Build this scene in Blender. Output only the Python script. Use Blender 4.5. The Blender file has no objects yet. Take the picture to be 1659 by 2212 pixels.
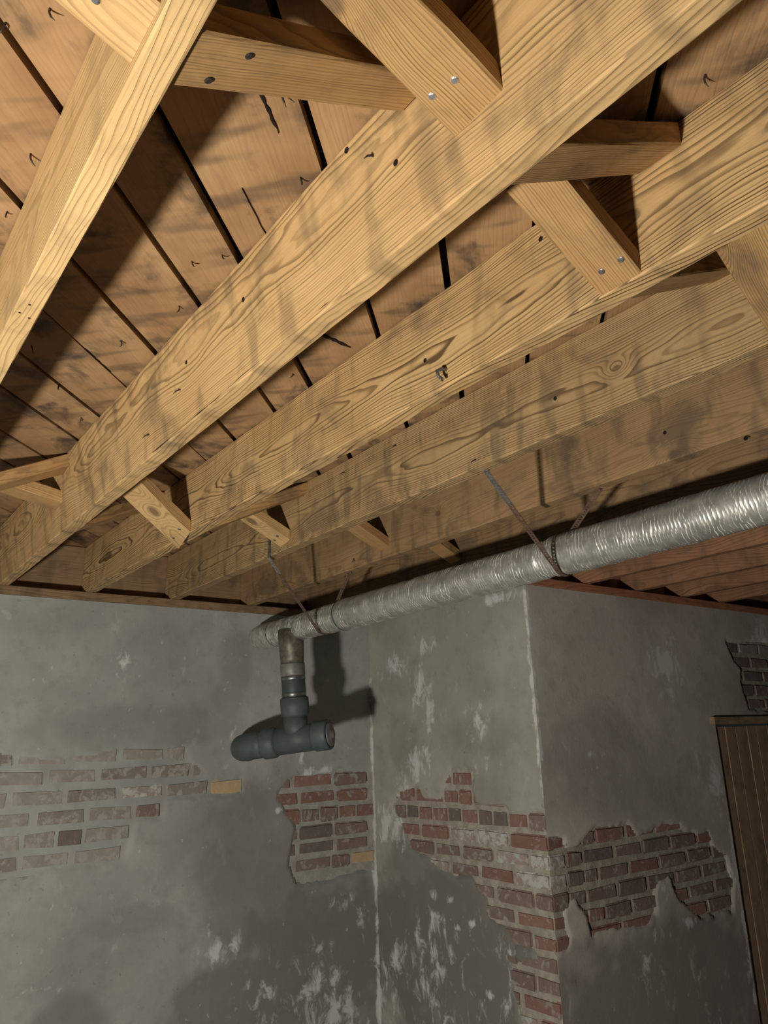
import bpy, bmesh, math, random
from mathutils import Vector, Matrix, noise as mnoise

random.seed(7)
S = bpy.context.scene
COL = S.collection
pi = math.pi

# ------------------------------------------------------------------ camera, world, lights
cam_d = bpy.data.cameras.new('camera')
cam = bpy.data.objects.new('camera', cam_d); COL.objects.link(cam)
RT = Vector((0.805134, -0.592181, -0.032885))
DN = Vector((0.143695, 0.248562, -0.957898))
FW = Vector((0.575423, 0.766511, 0.285219))
cam.matrix_world = Matrix(((RT.x, -DN.x, -FW.x, 0), (RT.y, -DN.y, -FW.y, 0), (RT.z, -DN.z, -FW.z, 0), (0, 0, 0, 1)))
cam_d.sensor_fit = 'HORIZONTAL'; cam_d.sensor_width = 36.0
cam_d.lens = 1667.88 / 1659 * 36.0
cam_d.clip_start = 0.02
S.camera = cam

world = bpy.data.worlds.new('world'); S.world = world
world.use_nodes = True
world.node_tree.nodes['Background'].inputs[0].default_value = (0.80, 0.95, 1.0, 1)
world.node_tree.nodes['Background'].inputs[1].default_value = 0.010

def lamp(name, kind, loc, energy, color, **kw):
    d = bpy.data.lights.new(name, kind); o = bpy.data.objects.new(name, d); COL.objects.link(o)
    o.location = loc; d.energy = energy; d.color = color
    for k, v in kw.items(): setattr(d, k, v)
    return o
# the work lamp standing low to the left of the photographer
wl_ = lamp('work_lamp', 'AREA', (-0.875, 0.60, -0.75), 81, (1.0, 0.935, 0.83), shape='DISK', size=0.15)
wl_.rotation_euler = Vector((0.72, 0.52, 0.46)).to_track_quat('-Z', 'Z').to_euler()
# cool fill light added from the left; its source is unseen
d = lamp('cool_fill', 'AREA', (-3.2, 0.6, -0.75), 4, (0.80, 0.95, 1.0), shape='RECTANGLE', size=1.0, size_y=1.8)
d.rotation_euler = Vector((1, 0.25, 0)).to_track_quat('-Z', 'Z').to_euler()

S.view_settings.view_transform = 'Standard'
S.view_settings.look = 'None'
S.view_settings.gamma = 1.0
S.view_settings.use_curve_mapping = False
S.view_settings.exposure = 0.0

# ------------------------------------------------------------------ measures (metres, camera height = 0)
FLOOR = -1.55
H, D = 0.7096, 0.2317           # underside of joists, joist depth
TOP = H + D
YW, YP, XC = 3.637, 2.399, 2.591

# ------------------------------------------------------------------ node helper
class NT:
    def __init__(s, name):
        s.mat = bpy.data.materials.new(name); s.mat.use_nodes = True
        s.t = s.mat.node_tree; s.b = s.t.nodes['Principled BSDF']
    def n(s, typ, **kw):
        x = s.t.nodes.new(typ)
        for k, v in kw.items(): setattr(x, k, v)
        return x
    def put(s, sock, v):
        if v is None: return
        if isinstance(v, (int, float)): sock.default_value = v
        elif isinstance(v, tuple): sock.default_value = v if len(v) == len(sock.default_value) else (*v, 1)
        else: s.t.links.new(v, sock)
    def m(s, op, a, b=None, c=None, clamp=False):
        x = s.n('ShaderNodeMath', operation=op, use_clamp=clamp)
        s.put(x.inputs[0], a); s.put(x.inputs[1], b)
        if c is not None: s.put(x.inputs[2], c)
        return x.outputs[0]
    def ss(s, v, a, b, lo=0.0, hi=1.0):
        x = s.n('ShaderNodeMapRange', interpolation_type='SMOOTHSTEP')
        s.put(x.inputs[0], v); s.put(x.inputs[1], a); s.put(x.inputs[2], b); s.put(x.inputs[3], lo); s.put(x.inputs[4], hi)
        return x.outputs[0]
    def mix(s, f, a, b, mode='MIX'):
        x = s.n('ShaderNodeMix', data_type='RGBA', blend_type=mode)
        s.put(x.inputs[0], f); s.put(x.inputs[6], a); s.put(x.inputs[7], b)
        return x.outputs[2]
    def noise(s, vec, scale=1.0, detail=3, rough=0.55, dist=0.0):
        x = s.n('ShaderNodeTexNoise')
        s.put(x.inputs['Vector'], vec); x.inputs['Scale'].default_value = scale
        x.inputs['Detail'].default_value = detail; x.inputs['Roughness'].default_value = rough
        x.inputs['Distortion'].default_value = dist
        return x.outputs[0]
    def mapv(s, vec, scale=(1, 1, 1), loc=(0, 0, 0)):
        x = s.n('ShaderNodeMapping'); s.put(x.inputs[0], vec)
        x.inputs['Scale'].default_value = scale; x.inputs['Location'].default_value = loc
        return x.outputs[0]
    def obj(s): return s.n('ShaderNodeTexCoord').outputs['Object']
    def rnd(s): return s.n('ShaderNodeObjectInfo').outputs['Random']
    def attr(s, name): return s.n('ShaderNodeAttribute', attribute_name=name).outputs['Fac']
    def sep(s, v):
        x = s.n('ShaderNodeSeparateXYZ'); s.put(x.inputs[0], v); return x.outputs
    def comb(s, a, b, c):
        x = s.n('ShaderNodeCombineXYZ'); s.put(x.inputs[0], a); s.put(x.inputs[1], b); s.put(x.inputs[2], c); return x.outputs[0]
    def bump(s, h, dist=0.002, strength=1.0):
        x = s.n('ShaderNodeBump'); s.put(x.inputs['Height'], h)
        x.inputs['Distance'].default_value = dist; x.inputs['Strength'].default_value = strength
        s.t.links.new(x.outputs[0], s.b.inputs['Normal'])
    def out(s, col, rough=0.7, metal=0.0, spec=0.3):
        s.put(s.b.inputs['Base Color'], col); s.put(s.b.inputs['Roughness'], rough)
        s.put(s.b.inputs['Metallic'], metal); s.put(s.b.inputs['Specular IOR Level'], spec)
        return s.mat

def flat_mat(name, col, rough=0.7, metal=0.0, var=0.15, scale=30, spec=0.3):
    t = NT(name); o = t.obj(); f = t.noise(o, scale, 4)
    dark = tuple(c * (1 - var) for c in col); lite = tuple(min(1, c * (1 + var)) for c in col)
    t.bump(f, 0.001, 0.5)
    return t.out(t.mix(t.ss(f, .3, .7), dark, lite), rough, metal, spec)

def wood(name, light, mid, dark, ring=0.0062, px=0.085, pz=0.0, knots=(), contrast=0.8, stain=0.5, smear=0.35,
         stain_col=(0.085, 0.066, 0.048), rough=0.62, seed=0.0, warp=0.016, blotch=0.6, bumpd=0.0009):
    t = NT(name); o = t.obj(); rn = t.rnd()
    x, y, z = t.sep(o)
    off = t.m('MULTIPLY', rn, 37.0)
    oy = t.m('ADD', y, t.m('ADD', off, seed))
    # pith wanders along the length -> straight lines at the edges of a face, cathedrals in the middle
    w1 = t.noise(t.comb(seed + 1.3, t.m('MULTIPLY', oy, 0.75), 0.0), 1.0, 2)
    w2 = t.noise(t.comb(7.7 + seed, t.m('MULTIPLY', oy, 1.1), 3.0), 1.0, 1)
    w3 = t.noise(t.comb(t.m('MULTIPLY', x, 9.0), t.m('MULTIPLY', oy, 1.6), t.m('MULTIPLY', z, 9.0)), 1.0, 3, 0.6)
    sx = t.m('ADD', t.m('SUBTRACT', x, px), t.m('MULTIPLY', t.m('SUBTRACT', w2, 0.5), 0.09))
    sz = t.m('ADD', t.m('SUBTRACT', z, pz), t.m('MULTIPLY', t.m('SUBTRACT', w1, 0.5), 0.10))
    r = t.m('SQRT', t.m('ADD', t.m('MULTIPLY', sx, sx), t.m('MULTIPLY', sz, sz)))
    r = t.m('ADD', r, t.m('MULTIPLY', t.m('SUBTRACT', w3, 0.5), warp * 2))
    core = None
    for (ky, kz, kr) in knots:
        dy = t.m('MULTIPLY', t.m('SUBTRACT', y, ky), 0.6); dz = t.m('SUBTRACT', z, kz)
        d2 = t.m('ADD', t.m('MULTIPLY', dy, dy), t.m('MULTIPLY', dz, dz))
        g = t.m('POWER', 2.718, t.m('MULTIPLY', d2, -1.0 / (2 * (kr * 1.3) ** 2)))
        r = t.m('ADD', r, t.m('MULTIPLY', g, kr * 1.7))
        c = t.ss(t.m('ADD', t.m('SQRT', d2), t.m('MULTIPLY', t.m('SUBTRACT', w3, .5), kr)), kr * 0.95, kr * 0.45)
        core = c if core is None else t.m('MAXIMUM', core, c)
    q = t.m('DIVIDE', r, ring)
    fr = t.m('FRACT', q); fl = t.m('FLOOR', q)
    wn = t.n('ShaderNodeTexWhiteNoise', noise_dimensions='1D'); t.put(wn.inputs['W'], t.m('ADD', fl, off))
    ringamp = t.m('MULTIPLY_ADD', wn.outputs[0], 0.6, 0.4)
    late = t.m('MULTIPLY', t.ss(fr, 0.42, 0.86), t.ss(fr, 1.0, 0.90))
    late = t.m('MULTIPLY', late, ringamp)
    ov = t.comb(x, oy, z)
    fib = t.noise(t.mapv(ov, (260, 6, 260)), 1.0, 3, 0.7)
    bl = t.noise(t.mapv(ov, (5, 2.4, 5)), 1.0, 4, 0.6)
    st = t.noise(t.mapv(ov, (7, 5.5, 7), (3, 1, 2)), 1.0, 5, 0.62, 0.4)
    sm = t.noise(t.mapv(ov, (4, 15, 4.5), (9, 4, 1)), 1.0, 2, 0.5, 0.2)
    c = t.mix(t.m('MULTIPLY', t.ss(bl, 0.35, 0.68), blotch), light, mid)
    c = t.mix(t.m('MULTIPLY', late, contrast), c, dark)
    c = t.mix(t.m('MULTIPLY', t.ss(fib, 0.42, 0.72), 0.22), c, dark)
    if core is not None: c = t.mix(t.m('MULTIPLY', core, 0.8), c, (0.13, 0.08, 0.045))
    c = t.mix(t.m('MULTIPLY', t.ss(st, 0.49, 0.70), stain), c, stain_col)
    c = t.mix(t.m('MULTIPLY', t.ss(sm, 0.50, 0.68), smear), c, stain_col)
    h = t.m('ADD', t.m('MULTIPLY', late, -0.6), t.m('MULTIPLY', fib, 0.5))
    t.bump(h, bumpd, 0.8)
    return t.out(c, rough, 0, 0.25)

LIGHT, MID, DARK = (0.62, 0.41, 0.19), (0.48, 0.295, 0.125), (0.10, 0.058, 0.026)
M = {}
M['plank'] = wood('sooty_board_wood', (0.40, 0.25, 0.125), (0.27, 0.155, 0.075), (0.17, 0.10, 0.05), ring=0.011, px=0.0, pz=0.16,
                  contrast=0.13, stain=1.0, smear=0.55, stain_col=(0.058, 0.044, 0.035), warp=0.05, blotch=1.0, seed=3)
M['brace_knot'] = wood('knotty_brace_wood', (0.47, 0.29, 0.12), (0.36, 0.205, 0.085), (0.11, 0.06, 0.026), ring=0.0042, px=0.05, pz=-0.09,
                  contrast=0.7, stain=0.5, smear=0.15, seed=17, knots=((0.235, 0.036, 0.020),), warp=0.02)
M['brace'] = wood('brace_wood', (0.48, 0.29, 0.12), (0.34, 0.19, 0.08), (0.11, 0.06, 0.026), ring=0.0045, px=0.05, pz=0.09,
                  contrast=0.6, stain=0.5, smear=0.1, seed=11, warp=0.02)
M['brace_pale'] = wood('pale_brace_wood', (0.60, 0.40, 0.185), (0.50, 0.31, 0.13), (0.2, 0.115, 0.05), ring=0.006, px=0.05, pz=0.0,
                  contrast=0.55, stain=0.2, smear=0.05, seed=21, knots=((0.16, 0.0, 0.022),))
M['red_wood'] = wood('reddish_joist_wood', (0.37, 0.195, 0.11), (0.27, 0.13, 0.072), (0.12, 0.055, 0.03), contrast=0.6, stain=0.5, smear=0.3, seed=5)
M['sill'] = wood('sill_wood', (0.30, 0.20, 0.11), (0.2, 0.125, 0.07), (0.09, 0.055, 0.03), contrast=0.5, stain=0.6, smear=0.3, seed=8)
M['sill_red'] = wood('reddish_sill_wood', (0.48, 0.21, 0.115), (0.38, 0.155, 0.085), (0.15, 0.06, 0.035), contrast=0.4, stain=0.35, smear=0.2, seed=9)
M['door'] = wood('door_wood', (0.42, 0.29, 0.19), (0.33, 0.22, 0.14), (0.14, 0.095, 0.065), contrast=0.45, stain=0.5, smear=0.1, seed=14)
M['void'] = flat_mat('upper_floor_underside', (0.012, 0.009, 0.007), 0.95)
M['crack'] = flat_mat('dark_crack', (0.010, 0.006, 0.004), 1.0)
M['floor'] = flat_mat('concrete_floor', (0.13, 0.125, 0.115), 0.85, scale=6)
M['nail_dark'] = flat_mat('rusty_nail_iron', (0.05, 0.045, 0.045), 0.5, 0.6)
M['nail'] = flat_mat('bright_nail_steel', (0.75, 0.75, 0.75), 0.35, 0.9)
M['nail_grey'] = flat_mat('grey_nail_steel', (0.22, 0.22, 0.23), 0.45, 0.8)
M['zinc'] = flat_mat('galvanised_strap', (0.55, 0.56, 0.58), 0.38, 0.9, 0.25, 60)
M['rust'] = flat_mat('rusty_strap', (0.16, 0.10, 0.075), 0.6, 0.3, 0.3, 60)
M['slate_pipe'] = flat_mat('slate_grey_pipe_iron', (0.085, 0.105, 0.105), 0.55, 0.1, 0.15, 14)
M['rubber'] = flat_mat('black_rubber_sleeve', (0.055, 0.07, 0.068), 0.5, 0.0, 0.1, 20)
M['clamp'] = flat_mat('steel_clamp_band', (0.20, 0.22, 0.215), 0.4, 0.8, 0.2, 40)
M['collar'] = flat_mat('grey_pipe_collar', (0.20, 0.205, 0.185), 0.5, 0.3, 0.2, 30)
M['boot'] = flat_mat('tape_wrapped_fitting', (0.15, 0.135, 0.11), 0.5, 0.4, 0.3, 40)

def foil_mat():
    t = NT('wrinkled_foil_wrap'); o = t.obj(); x, y, z = t.sep(o); cr = t.attr('crease')
    a = t.noise(t.mapv(o, (14, 120, 14)), 1.0, 4, 0.6, 0.6)
    b = t.noise(t.mapv(o, (30, 30, 30)), 1.0, 4, 0.6)
    g = t.noise(t.mapv(o, (4, 3, 4)), 1.0, 3)
    c = t.mix(t.ss(b, 0.3, 0.75), (0.44, 0.445, 0.405), (0.62, 0.62, 0.565))
    c = t.mix(t.m('MULTIPLY', t.ss(g, .45, .75), 0.4), c, (0.28, 0.28, 0.26))
    c = t.mix(t.ss(cr, 0.12, 0.6), c, (0.96, 0.95, 0.88))  # glints on the creases, painted in as near-white colour
    t.bump(t.m('ADD', t.m('MULTIPLY', a, 0.4), t.m('MULTIPLY', b, 0.4)), 0.0008, 0.5)
    return t.out(c, t.ss(b, .2, .8, 0.30, 0.45), t.ss(cr, 0.1, 0.6, 0.62, 0.15), 0.5)
M['foil'] = foil_mat()

def plaster_mat(name, base, warm, dark):
    t = NT(name); o = t.obj()
    a = t.noise(o, 3.0, 5, 0.6); b = t.noise(o, 14, 5, 0.65); f = t.noise(o, 90, 3, 0.6); bl = t.noise(o, 1.1, 3)
    fl = t.noise(t.mapv(o, (16, 16, 9)), 1.0, 6, 0.68, 0.6)
    c = t.mix(t.ss(a, 0.32, 0.7), base, warm)
    c = t.mix(t.m('MULTIPLY', t.ss(b, 0.45, 0.75), 0.25), c, dark)
    c = t.mix(t.m('MULTIPLY', t.ss(bl, 0.42, 0.68), 0.42), c, dark)
    pale = t.ss(t.noise(t.mapv(o, (7, 7, 4.5), (2, 5, 1)), 1.0, 6, 0.7, 0.5), 0.60, 0.72)
    c = t.mix(t.m('MULTIPLY', pale, 0.38), c, (0.56, 0.58, 0.56))
    c = t.mix(t.m('MULTIPLY', t.attr('damp_shade'), 0.85), c, dark)
    wv = t.attr('white')
    wm = t.m('MULTIPLY', t.ss(t.m('ADD', fl, t.m('MULTIPLY', wv, 0.38)), 0.64, 0.82), t.ss(wv, 0.03, 0.35))
    c = t.mix(t.m('MULTIPLY', wm, 0.85), c, (0.68, 0.71, 0.69))
    fk = t.ss(t.noise(t.mapv(o, (34, 34, 26), (4, 4, 4)), 1.0, 3, 0.6), 0.68, 0.76)
    c = t.mix(t.m('MULTIPLY', fk, 0.5), c, (0.60, 0.62, 0.59))
    pits = t.ss(t.noise(o, 40, 2), 0.30, 0.24)
    c = t.mix(t.m('MULTIPLY', pits, 0.4), c, dark)
    t.bump(t.m('ADD', t.m('MULTIPLY', b, 0.6), t.m('MULTIPLY', f, 0.25)), 0.004, 0.6)
    return t.out(c, 0.88, 0, 0.2)
M['plaster_left'] = plaster_mat('grey_parge_left', (0.335, 0.35, 0.33), (0.42, 0.435, 0.405), (0.17, 0.172, 0.162))
M['plaster_mid'] = plaster_mat('grey_parge_middle', (0.345, 0.352, 0.31), (0.43, 0.428, 0.365), (0.16, 0.16, 0.148))
M['plaster_right'] = plaster_mat('grey_parge_right', (0.47, 0.44, 0.395), (0.55, 0.51, 0.455), (0.22, 0.203, 0.187))

def mortar_mat(name, c1, c2):
    t = NT(name); o = t.obj(); a = t.noise(o, 20, 5, 0.6); b = t.noise(o, 120, 3)
    t.bump(t.m('ADD', a, t.m('MULTIPLY', b, 0.4)), 0.005, 0.8)
    return t.out(t.mix(t.ss(a, .3, .7), c1, c2), 0.92, 0, 0.15)
M['mortar'] = mortar_mat('old_lime_mortar', (0.30, 0.27, 0.225), (0.44, 0.41, 0.345))
M['mortar_grey'] = mortar_mat('washed_lime_mortar', (0.31, 0.30, 0.27), (0.42, 0.41, 0.37))

def brick_mat(name, a, b, wash=0.15, washcol=(0.38, 0.37, 0.34)):
    t = NT(name); o = t.obj(); rn = t.rnd()
    ov = t.mapv(o, (0.25, 0.12, 0.08))
    v = t.n('ShaderNodeVectorMath', operation='ADD'); t.put(v.inputs[0], ov); t.put(v.inputs[1], t.comb(t.m('MULTIPLY', rn, 17.0), rn, 0.0))
    n1 = t.noise(v.outputs[0], 14, 5, 0.65); n2 = t.noise(v.outputs[0], 60, 3)
    n3 = t.noise(v.outputs[0], 22, 4, 0.6, 0.5)
    c = t.mix(t.ss(n1, 0.3, 0.7), a, b)
    c = t.mix(t.m('MULTIPLY', t.m('MULTIPLY_ADD', rn, 0.8, 0.2), 0.4), c, tuple(x * 0.55 for x in a))
    c = t.mix(t.m('MULTIPLY', t.ss(n3, 0.66 - wash * 0.5, 0.78 - wash * 0.4), min(1, 0.45 + wash)), c, washcol)
    t.bump(t.m('ADD', n1, t.m('MULTIPLY', n2, 0.5)), 0.004, 0.7)
    return t.out(c, 0.88, 0, 0.2)
M['b_red'] = brick_mat('red_brick', (0.275, 0.150, 0.120), (0.32, 0.20, 0.165), 0.25)
M['b_brown'] = brick_mat('brown_brick', (0.225, 0.160, 0.138), (0.275, 0.205, 0.178), 0.3)
M['b_dark'] = brick_mat('burnt_brick', (0.175, 0.145, 0.13), (0.23, 0.185, 0.165), 0.15)
M['b_grey'] = brick_mat('washed_brick', (0.30, 0.275, 0.245), (0.36, 0.335, 0.30), 0.4)
M['b_pale'] = brick_mat('whitened_brick', (0.36, 0.29, 0.25), (0.40, 0.35, 0.30), 0.45, (0.52, 0.53, 0.50))
M['b_wash'] = brick_mat('grimy_washed_brick', (0.25, 0.212, 0.187), (0.30, 0.265, 0.238), 0.4)
M['b_yellow'] = brick_mat('buff_brick', (0.50, 0.37, 0.22), (0.56, 0.43, 0.27), 0.1)

# ------------------------------------------------------------------ mesh helpers
def link(name, me, mat=None, parent=None, mw=None):
    o = bpy.data.objects.new(name, me); COL.objects.link(o)
    if mat is not None and me is not None and not me.materials: me.materials.append(mat)
    if parent is not None: o.parent = parent
    if mw is not None: o.matrix_world = mw
    return o
def mesh(name, v, f, smooth=False):
    me = bpy.data.meshes.new(name); me.from_pydata([tuple(p) for p in v], [], f); me.update()
    if smooth:
        for p in me.polygons: p.use_smooth = True
    return me
def tag(o, label, cat, group=None):
    o['label'] = label; o['category'] = cat
    if group: o['group'] = group
    return o
def struct(o): o['kind'] = 'structure'; return o
def empty(name, loc=(0, 0, 0)):
    o = bpy.data.objects.new(name, None); COL.objects.link(o); o.location = loc; o.empty_display_size = 0.05; return o
def put(o, parent):
    """parent o under parent keeping its place"""
    bpy_mw = o.matrix_world.copy() if o.parent else o.matrix_basis.copy()
    o.parent = parent; o.matrix_parent_inverse = parent.matrix_basis.inverted(); return o
def frame(origin, ydir, zdir):
    y = Vector(ydir).normalized(); z = Vector(zdir); x = y.cross(z).normalized(); z = x.cross(y)
    return Matrix(((x.x, y.x, z.x, origin[0]), (x.y, y.y, z.y, origin[1]), (x.z, y.z, z.z, origin[2]), (0, 0, 0, 1)))
def boxv(x0, x1, y0, y1, z0, z1):
    v = [(x0, y0, z0), (x1, y0, z0), (x1, y1, z0), (x0, y1, z0), (x0, y0, z1), (x1, y0, z1), (x1, y1, z1), (x0, y1, z1)]
    f = [(0, 3, 2, 1), (4, 5, 6, 7), (0, 1, 5, 4), (1, 2, 6, 5), (2, 3, 7, 6), (3, 0, 4, 7)]
    return v, f

def beam_mesh(name, L, W, T, y0=0.0, shear=0.0, segs=40, ch=0.003, rough=0.0012, seed=0, bow=0.0):
    """sawn timber: local Y along, X = thickness, Z = width from 0 up; uneven arrises"""
    v, f = [], []
    for i in range(segs + 1):
        y = y0 + L * i / segs
        def j(k): return (mnoise.noise(Vector((y * 5.0, k * 3.1 + seed * 7.3, seed))) * rough +
                          mnoise.noise(Vector((y * 28.0, k * 5.7, seed + 4.0))) * rough * 0.5)
        pts = [(0, ch), (ch, 0), (T - ch, 0), (T, ch), (T, W - ch), (T - ch, W), (ch, W), (0, W - ch)]
        b = bow * math.sin(pi * i / segs)
        for k, (x, z) in enumerate(pts):
            v.append((x + j(k) + shear * z / W + b, y, z + j(k + 20)))
        if i:
            a, c = (i - 1) * 8, i * 8
            for k in range(8):
                k2 = (k + 1) % 8
                f.append((a + k, c + k, c + k2, a + k2))
    f.append(tuple(range(8))); f.append(tuple(reversed(range(segs * 8, segs * 8 + 8))))
    return mesh(name, v, f)

def tube(name, path, radii, n=24, cap=True, smooth=True):
    v, f = [], []
    P = [Vector(p) for p in path]
    t0 = (P[1] - P[0]).normalized()
    ref = Vector((0, 0, 1)) if abs(t0.z) < 0.9 else Vector((0, 1, 0))
    s = t0.cross(ref).normalized()
    for i, p in enumerate(P):
        t = (P[min(i + 1, len(P) - 1)] - P[max(i - 1, 0)]).normalized()
        s = (s - t * s.dot(t)).normalized(); u = t.cross(s)
        for k in range(n):
            a = 2 * pi * k / n
            v.append(p + (s * math.cos(a) + u * math.sin(a)) * radii[i])
        if i:
            for k in range(n):
                k2 = (k + 1) % n
                f.append(((i - 1) * n + k, (i - 1) * n + k2, i * n + k2, i * n + k))
    if cap:
        f.append(tuple(reversed(range(n)))); m = (len(P) - 1) * n; f.append(tuple(range(m, m + n)))
    me = mesh(name, v, f)
    if smooth:
        for p in me.polygons: p.use_smooth = len(p.vertices) == 4
    return me

# ------------------------------------------------------------------ ceiling: diagonal subfloor boards under the floor above
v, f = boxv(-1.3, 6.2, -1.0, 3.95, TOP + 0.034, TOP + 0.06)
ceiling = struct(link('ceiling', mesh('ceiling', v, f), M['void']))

def clip(poly, nx, ny, c):
    out = []
    for i in range(len(poly)):
        a, b = poly[i], poly[(i + 1) % len(poly)]
        da, db = nx * a[0] + ny * a[1] - c, nx * b[0] + ny * b[1] - c
        if da <= 0: out.append(a)
        if (da < 0 < db) or (db < 0 < da):
            t = da / (da - db); out.append((a[0] + (b[0] - a[0]) * t, a[1] + (b[1] - a[1]) * t))
    return out
# joints between boards, as y - x in metres, with their open widths
gaps = [(-0.425, .014), (-0.18, .012), (0.076, .015), (0.333, .014), (0.652, .017), (0.853, .014), (1.118, .015), (1.340, .004), (1.572, .012), (1.79, .010)]
k = 1.79; wd = [.255, .21, .265, .2, .25]
while k < 3.9: k += wd[len(gaps) % 5]; gaps.append((k, .011))
k = -0.425
while k > -5.9: k -= wd[len(gaps) % 5]; gaps.insert(0, (k, .012))
s2 = math.sqrt(2)
for i in range(len(gaps) - 1):
    c0 = gaps[i][0] + gaps[i][1] / 2 * s2; c1 = gaps[i + 1][0] - gaps[i + 1][1] / 2 * s2
    poly = [(-1.2, -0.9), (6.1, -0.9), (6.1, 3.9), (-1.2, 3.9)]
    poly = clip(poly, -1, 1, c1); poly = clip(poly, 1, -1, -c0)
    if len(poly) < 3: continue
    mid = (c0 + c1) / 2
    org = Vector((0, mid, TOP + 0.001 + random.uniform(0, .003)))
    mw = frame(org, (1, 1, 0), (1, -1, 0) if False else (-1, 1, 0))
    inv = mw.inverted()
    top = org.z + 0.022
    vs = [inv @ Vector((p[0], p[1], org.z)) for p in poly] + [inv @ Vector((p[0], p[1], top)) for p in poly]
    n = len(poly)
    fs = [tuple(reversed(range(n))), tuple(range(n, 2 * n))] + [(a, (a + 1) % n, n + (a + 1) % n, n + a) for a in range(n)]
    me = mesh('plank', vs, fs)
    put(link('plank', me, M['plank'], None, mw), ceiling)

def sliver(name, pts, widths, z0, mat, parent, axis='z'):
    """a thin dark split: a flat wedge let into the timber, standing 0.5 mm proud"""
    v, f = [], []
    for i, p in enumerate(pts):
        a = Vector(pts[max(i - 1, 0)]); b = Vector(pts[min(i + 1, len(pts) - 1)])
        t = (b - a).normalized()
        nrm = {'z': Vector((0, 0, -1)), 'x': Vector((-1, 0, 0))}[axis]
        s = t.cross(nrm) * widths[i] / 2; p = Vector(p)
        v += [p - s + nrm * .0006, p + s + nrm * .0006, p + s - nrm * .006, p - s - nrm * .006]
        if i:
            a = (i - 1) * 4; c = i * 4
            for k in range(4): f.append((a + k, a + (k + 1) % 4, c + (k + 1) % 4, c + k))
    f += [(3, 2, 1, 0), tuple(len(pts) * 4 - 4 + k for k in range(4))]
    return put(link(name, mesh(name, v, f), mat), parent)
def wiggle(p, q, n, amp, seed, ax):
    out = []
    for i in range(n + 1):
        t = i / n; c = Vector(p).lerp(Vector(q), t)
        o = mnoise.noise(Vector((t * n * .6, seed, 1.7))) * amp
        out.append(c + Vector(ax) * o)
    return out
cz = TOP + 0.001
for (p, q, w, sd) in [((.40, .82), (.49, .90), .006, 1), ((.50, 1.05), (.60, 1.145), .0018, 2), ((.44, 1.775), (.53, 1.865), .002, 3),
                      ((.85, 1.40), (.98, 1.42), .012, 4)]:
    n = 12
    pts = wiggle((p[0], p[1], cz), (q[0], q[1], cz), n, .0018, sd, (.7, -.7, 0))
    sliver('crack', pts, [w * (0.25 + abs(math.sin(i * 1.9 + sd)) * .75) * min(1, (n - i) / 3 + .2) for i in range(n + 1)], cz, M['crack'], ceiling)

# nails of the floor above poking through the boards
def nail_mesh():
    me = tube('nail', [(0, 0, 0.01), (0, 0, -0.006), (0.004, 0.001, -0.014), (0.011, 0.003, -0.020)], [.0022, .0021, .0018, .0006], 6)
    return me
NM = nail_mesh(); NM.materials.append(M['nail_dark'])
for i, (x, y) in enumerate([(0.093, 0.933), (0.136, 0.878), (0.178, 1.169), (0.177, 1.343), (0.458, 0.830), (0.573, 0.970), (0.513, 1.300),
                            (0.556, 1.472), (0.500, 1.693), (0.554, 1.246), (0.960, 0.44), (0.520, 0.78), (0.33, 1.83), (0.44, 2.02), (0.55, 2.2), (0.93, 1.62)]):
    o = link('nail', NM); o.location = (x, y, TOP); o.rotation_euler = (random.uniform(-.3, .3), random.uniform(-.2, .4), random.uniform(0, 6.28))
    o.scale = (.8,) * 3
    put(o, ceiling)

# ------------------------------------------------------------------ walls
def fbm(p, o=3):
    a, s = 0.0, 1.0
    for i in range(o): a += mnoise.noise(p) * s; p = p * 2.03 + Vector((3.1, 1.7, 9.2)); s *= .5
    return a
def inside(poly, x, y):
    c = False; j = len(poly) - 1
    for i in range(len(poly)):
        xi, yi = poly[i]; xj, yj = poly[j]
        if (yi > y) != (yj > y) and x < (xj - xi) * (y - yi) / (yj - yi) + xi: c = not c
        j = i
    return c
def sdist(poly, x, y):
    d = 1e9; j = len(poly) - 1
    for i in range(len(poly)):
        ax, ay = poly[j]; bx, by = poly[i]; j = i
        ex, ey = bx - ax, by - ay
        t = max(0, min(1, ((x - ax) * ex + (y - ay) * ey) / (ex * ex + ey * ey + 1e-12)))
        d = min(d, math.hypot(x - ax - ex * t, y - ay - ey * t))
    return d if inside(poly, x, y) else -d
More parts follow.
